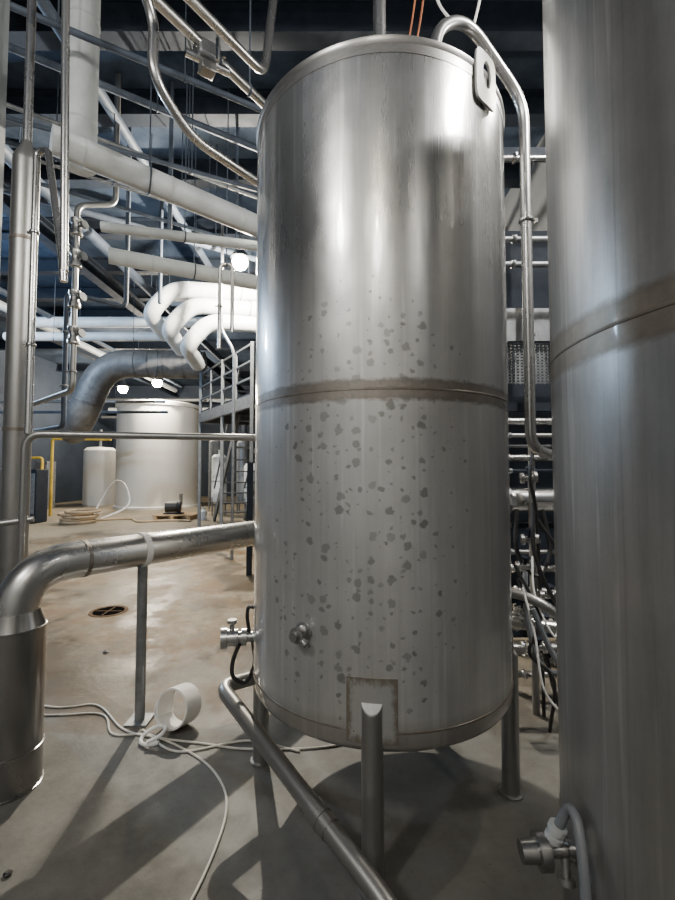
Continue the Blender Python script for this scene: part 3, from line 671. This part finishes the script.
for side_ in (-1, 1):
    for th in (0, 1):
        for j in range(n+1):
            an = -.6+2*math.pi*1.18*j/n; rr = .090+.018*j/n+.010*th
            ln = L_*(1 if j < n*.9 else 1-.5*(j-n*.9)/(n*.1))
            q.v.append(c0+axv*side_*ln+u_*math.cos(an)*rr+w_*math.sin(an)*rr)
K = n+1
for j in range(n):
    q.f += [(j, j+1, 2*K+j+1, 2*K+j), (K+j, 3*K+j, 3*K+j+1, K+j+1), (j, K+j, K+j+1, j+1), (2*K+j, 2*K+j+1, 3*K+j+1, 3*K+j)]
q.f += [(0, 2*K, 3*K, K), (n, K+n, 3*K+n, 2*K+n)]
q.make('sleeve', 'white', wr)
pts = [Vector((-1.03+.08*math.cos(t)+.010*t, 2.43+.05*math.sin(t), .014+.028*(1+math.sin(t*1.0+1)))) for t in [x*.45 for x in range(-3, 12)]]
B().tube(smooth_path(pts, 4), .010, 8).make('strap', 'white', wr)
B().rev([(0, .012), (.008, .016), (.014, .008)], (-1.22, 1.66, 0), seg=10).make('floor_debris', 'black', None, 'small dark lump of debris on the floor', 'debris')
B().rev([(0, .02), (.008, .026), (.016, .01)], (-1.9, 3.6, 0), seg=10).make('floor_debris', 'black', None, 'small dark lump of debris on the floor', 'debris')

# ------------------------------------------------------------------ gap between tanks: pipe rack
pr = thing('pipe_rack', 'dark steel frame rack carrying pipes behind the tanks', 'rack', (1.5, 3.6, 0))
for x, y in ((1.12, 3.1), (2.3, 3.1), (1.12, 4.2), (2.3, 4.2), (1.72, 3.1)):
    B().bar((x, y, 0), (x, y, 3.9), .05, .05).make('post', 'dark', pr)
for z, y in ((2.55, 3.1), (3.85, 3.1), (1.95, 3.1), (.35, 3.1), (2.55, 4.2), (1.2, 4.2)):
    B().bar((1.08, y, z), (2.34, y, z), .05, .24 if z == 2.55 else .06).make('cross_beam', 'galv' if z == 2.55 else 'dark', pr)
q = B()
for i in range(14): q.bar((1.05, 3.15, 2.14+i*.022), (2.3, 3.15, 2.14+i*.022), .008, .008)
for i in range(42): q.bar((1.05+i*.03, 3.15, 2.13), (1.05+i*.03, 3.15, 2.43), .008, .008)
q.make('wire_mesh', 'galv', pr)
B().box((2.0, 3.9, 1.9), (1.7, .05, 3.6)).make('dark_backing', 'dark', pr)  # dark sheet added behind the rack to keep the gap dark
def xp(z, y, r, mat='pipe', x0=.86, lab='horizontal steel pipe between the tanks', c=((0, .15),)):
    pipe('cross_pipe', lab, 'pipe', [(x0, y, z), (2.90, y, z)], r, mat, clamps=c)
xp(1.30, 2.86, .078, 'chrome', lab='thick polished steel pipe crossing between the tanks', c=[(0, .12)])
xp(3.55, 2.75, .022); xp(3.02, 2.78, .02, 'galv'); xp(2.86, 2.8, .02, 'galv')
xp(1.83, 2.95, .024); xp(1.73, 2.9, .014, 'pipe_dull'); xp(1.66, 2.97, .010, 'galv'); xp(1.58, 2.95, .022, 'pipe'); xp(1.49, 2.9, .012, 'dark')
xp(1.12, 2.95, .02, 'dark'); xp(.95, 2.9, .015, 'pipe_dull'); xp(.84, 2.9, .022, 'pipe'); xp(.70, 2.85, .03); xp(.57, 2.8, .022, 'pipe_dull'); xp(.47, 2.85, .015, 'galv'); xp(.38, 2.75, .035, 'pipe'); xp(.22, 2.75, .02, 'pipe')
for x, y, r, m in ((1.35, 2.99, .022, 'pipe'), (1.22, 2.71, .022, 'pipe_dull'), (1.17, 3.02, .015, 'galv'), (1.5, 2.72, .03, 'pipe_dull'), (1.6, 3.02, .02, 'pipe')):
    pipe('drop_pipe', 'vertical steel pipe behind the tanks', 'pipe', [(x, y, 3.5 if y > 2.9 else 1.5), (x, y, 0)], r, m, clamps=[(0, .3), (0, .55), (0, .75)])
pipe('floor_header', 'low steel header pipe bending behind the tank leg', 'pipe', [(.95, 2.55, .62), (1.35, 2.45, .60), (1.5, 2.5, .3), (1.5, 2.5, 0)], .035, 'pipe', .12, clamps=[(0, .4)])
pipe('floor_header', 'low steel header pipe bending behind the tank leg', 'pipe', [(.90, 2.62, .80), (1.12, 2.40, .78), (1.42, 2.36, .50), (1.42, 2.36, 0)], .028, 'pipe_dull', .12, clamps=[(0, .4)])
hz = [('black', [(1.12, 2.7, 1.25), (1.10, 2.66, 1.0), (1.2, 2.62, .86), (1.3, 2.66, 1.0), (1.28, 2.7, 1.25)], .014),
      ('black', [(1.18, 2.6, 1.3), (1.16, 2.55, 1.0), (1.28, 2.5, .7), (1.33, 2.55, .95), (1.2, 2.6, 1.2)], .012),
      ('grayhose', [(1.10, 2.55, .9), (1.06, 2.45, .7), (1.10, 2.4, .45), (1.25, 2.45, .38), (1.3, 2.5, .6)], .014),
      ('grayhose', [(1.05, 2.35, .75), (1.12, 2.3, .55), (1.22, 2.3, .42), (1.35, 2.4, .5)], .016),
      ('white', [(1.02, 2.4, .85), (1.05, 2.33, .62), (1.07, 2.28, .36), (1.2, 2.3, .2)], .006),
      ('white', [(1.12, 2.5, 1.0), (1.10, 2.43, .8), (1.17, 2.36, .6), (1.22, 2.4, .75)], .006),
      ('black', [(1.08, 2.6, .85), (1.15, 2.5, .6), (1.2, 2.45, .3), (1.3, 2.5, .02)], .012),
      ('black', [(1.02, 2.5, .95), (1.12, 2.42, .68), (1.05, 2.4, .5), (1.18, 2.4, .35), (1.2, 2.5, .02)], .010),
      ('black', [(1.2, 2.6, 1.7), (1.14, 2.55, 1.45), (1.2, 2.6, 1.15), (1.24, 2.65, .02)], .011)]
for m, pth, r in hz: pipe('hose', 'looping %s hose hanging behind the tanks' % {'black': 'black', 'grayhose': 'grey', 'white': 'white'}[m], 'hose', pth, r, m, smooth=True, seg=8)
for (x, y, z) in ((1.12, 2.6, .92), (1.2, 2.55, .60), (1.10, 2.42, .52), (1.26, 2.6, .75), (1.06, 2.5, .70), (1.16, 2.62, 1.08), (1.2, 2.5, .42), (1.18, 2.66, 1.45)):
    e = thing('pipe_fitting', 'small steel valve fitting among the hoses', 'valve', (x, y, z))
    B().rev([(-.05, .02), (-.048, .034), (-.03, .034), (-.028, .02), (.028, .02), (.03, .034), (.048, .034), (.05, .02)], (x, y, z), (1, -.2, .1), 18).make('fitting_body', 'pipe', e)
    B().rev([(0, .012), (.05, .012), (.052, .025), (.065, .025)], (x, y, z), (0, -.3, 1), 16).make('knob', 'dark', e)

# ------------------------------------------------------------------ lamps
def high_bay(p, energy, color=(1, .94, .84), size=.12, label='bright bare-bulb ceiling lamp hanging on a rod', br=.075):  # builds the visible lamps and the unseen ones added for light
    e = thing('ceiling_lamp', label, 'lamp', (p[0], p[1], p[2]), 'bright ceiling lamps')
    q = B(); q.rev([(br*.55, br*1.2), (br*.9, br), (br*1.5, br*.6), (br*2.6, br*.55), (br*2.7, .01)], p, seg=28)
    q.make('lamp_housing', 'dark', e)
    B().cyl((p[0], p[1], p[2]+br*2.6), (p[0], p[1], CEIL), .01, 8).make('suspension_rod', 'dimpipe', e)
    B().sph((p[0], p[1], p[2]), br).make('bulb', 'bulb', e)
    l = bpy.data.lights.new('lamp_light', 'POINT'); l.energy = energy; l.color = color; l.shadow_soft_size = size
    o = bpy.data.objects.new('lamp_light', l); COL.objects.link(o); o.location = (p[0], p[1], p[2]-br-.01-size); setpar(o, e)
    return e
high_bay((-1.62, 7.0, 4.94), 1850, (1, .91, .76), .03, br=.13)
high_bay((-6.68, 15.8, 4.70), 900, (1, .9, .75), br=.17)
high_bay((-9.3, 18.5, 4.98), 600, (1, .9, .75), br=.19)
high_bay((-4.9, 12.6, 5.3), 450, (1, .93, .82))
high_bay((-7.2, 6.6, 4.7), 800, (.50, .72, 1))  # unseen blue lamp added to tint the overhead background
high_bay((-2.4, -1.6, 5.0), 310, (1, .99, .97), .22)  # unseen fill lamp behind the camera for the tank front
high_bay((-.3, -2.8, 5.0), 100, (1, .99, .97), .3)  # second, weaker unseen fill lamp behind the camera
high_bay((2.1, 2.45, 4.5), 70, (1, .97, .92), .06, br=.05)  # unseen lamp added to brighten the gap between the tanks
fx = thing('glint_lamp', 'unseen ceiling light with lit panel shaped for the tank glint', 'lamp', (2.2, .88, 4.62), 'bright ceiling lamps')  # lamp placed from the tank glint; panel shape made up to size it
ang = math.atan2(.914, .402)
B().box((2.2, .88, 4.69), (.62, .30, .10), ang).make('lamp_housing', 'galv', fx, bevel=.01)
B().box((2.2, .88, 4.635), (.56, .24, .012), ang).make('diffuser', 'diffuser', fx)
for s_ in (-.22, .22): B().cyl((2.2+s_*.402, .88+s_*.914, 4.74), (2.2+s_*.402, .88+s_*.914, CEIL), .008, 8).make('suspension_rod', 'galv', fx)
l = bpy.data.lights.new('lamp_light', 'POINT'); l.energy = 280; l.color = (1, .97, .92); l.shadow_soft_size = .03
o = bpy.data.objects.new('lamp_light', l); COL.objects.link(o); o.location = (2.2, .88, 4.58); setpar(o, fx)

w = bpy.data.worlds.new('world'); scene.world = w; w.use_nodes = True
w.node_tree.nodes['Background'].inputs[0].default_value = (.5, .6, .8, 1)
w.node_tree.nodes['Background'].inputs[1].default_value = .1

# ------------------------------------------------------------------ camera
cd = bpy.data.cameras.new('camera'); cam = bpy.data.objects.new('camera', cd); COL.objects.link(cam)
cd.sensor_fit = 'VERTICAL'; cd.sensor_height = 36; cd.lens = 430/900*36
cd.clip_start = .02
cam.location = (0, 0, 1.5); cam.rotation_euler = (math.pi/2+.045, 0, 0)
scene.camera = cam
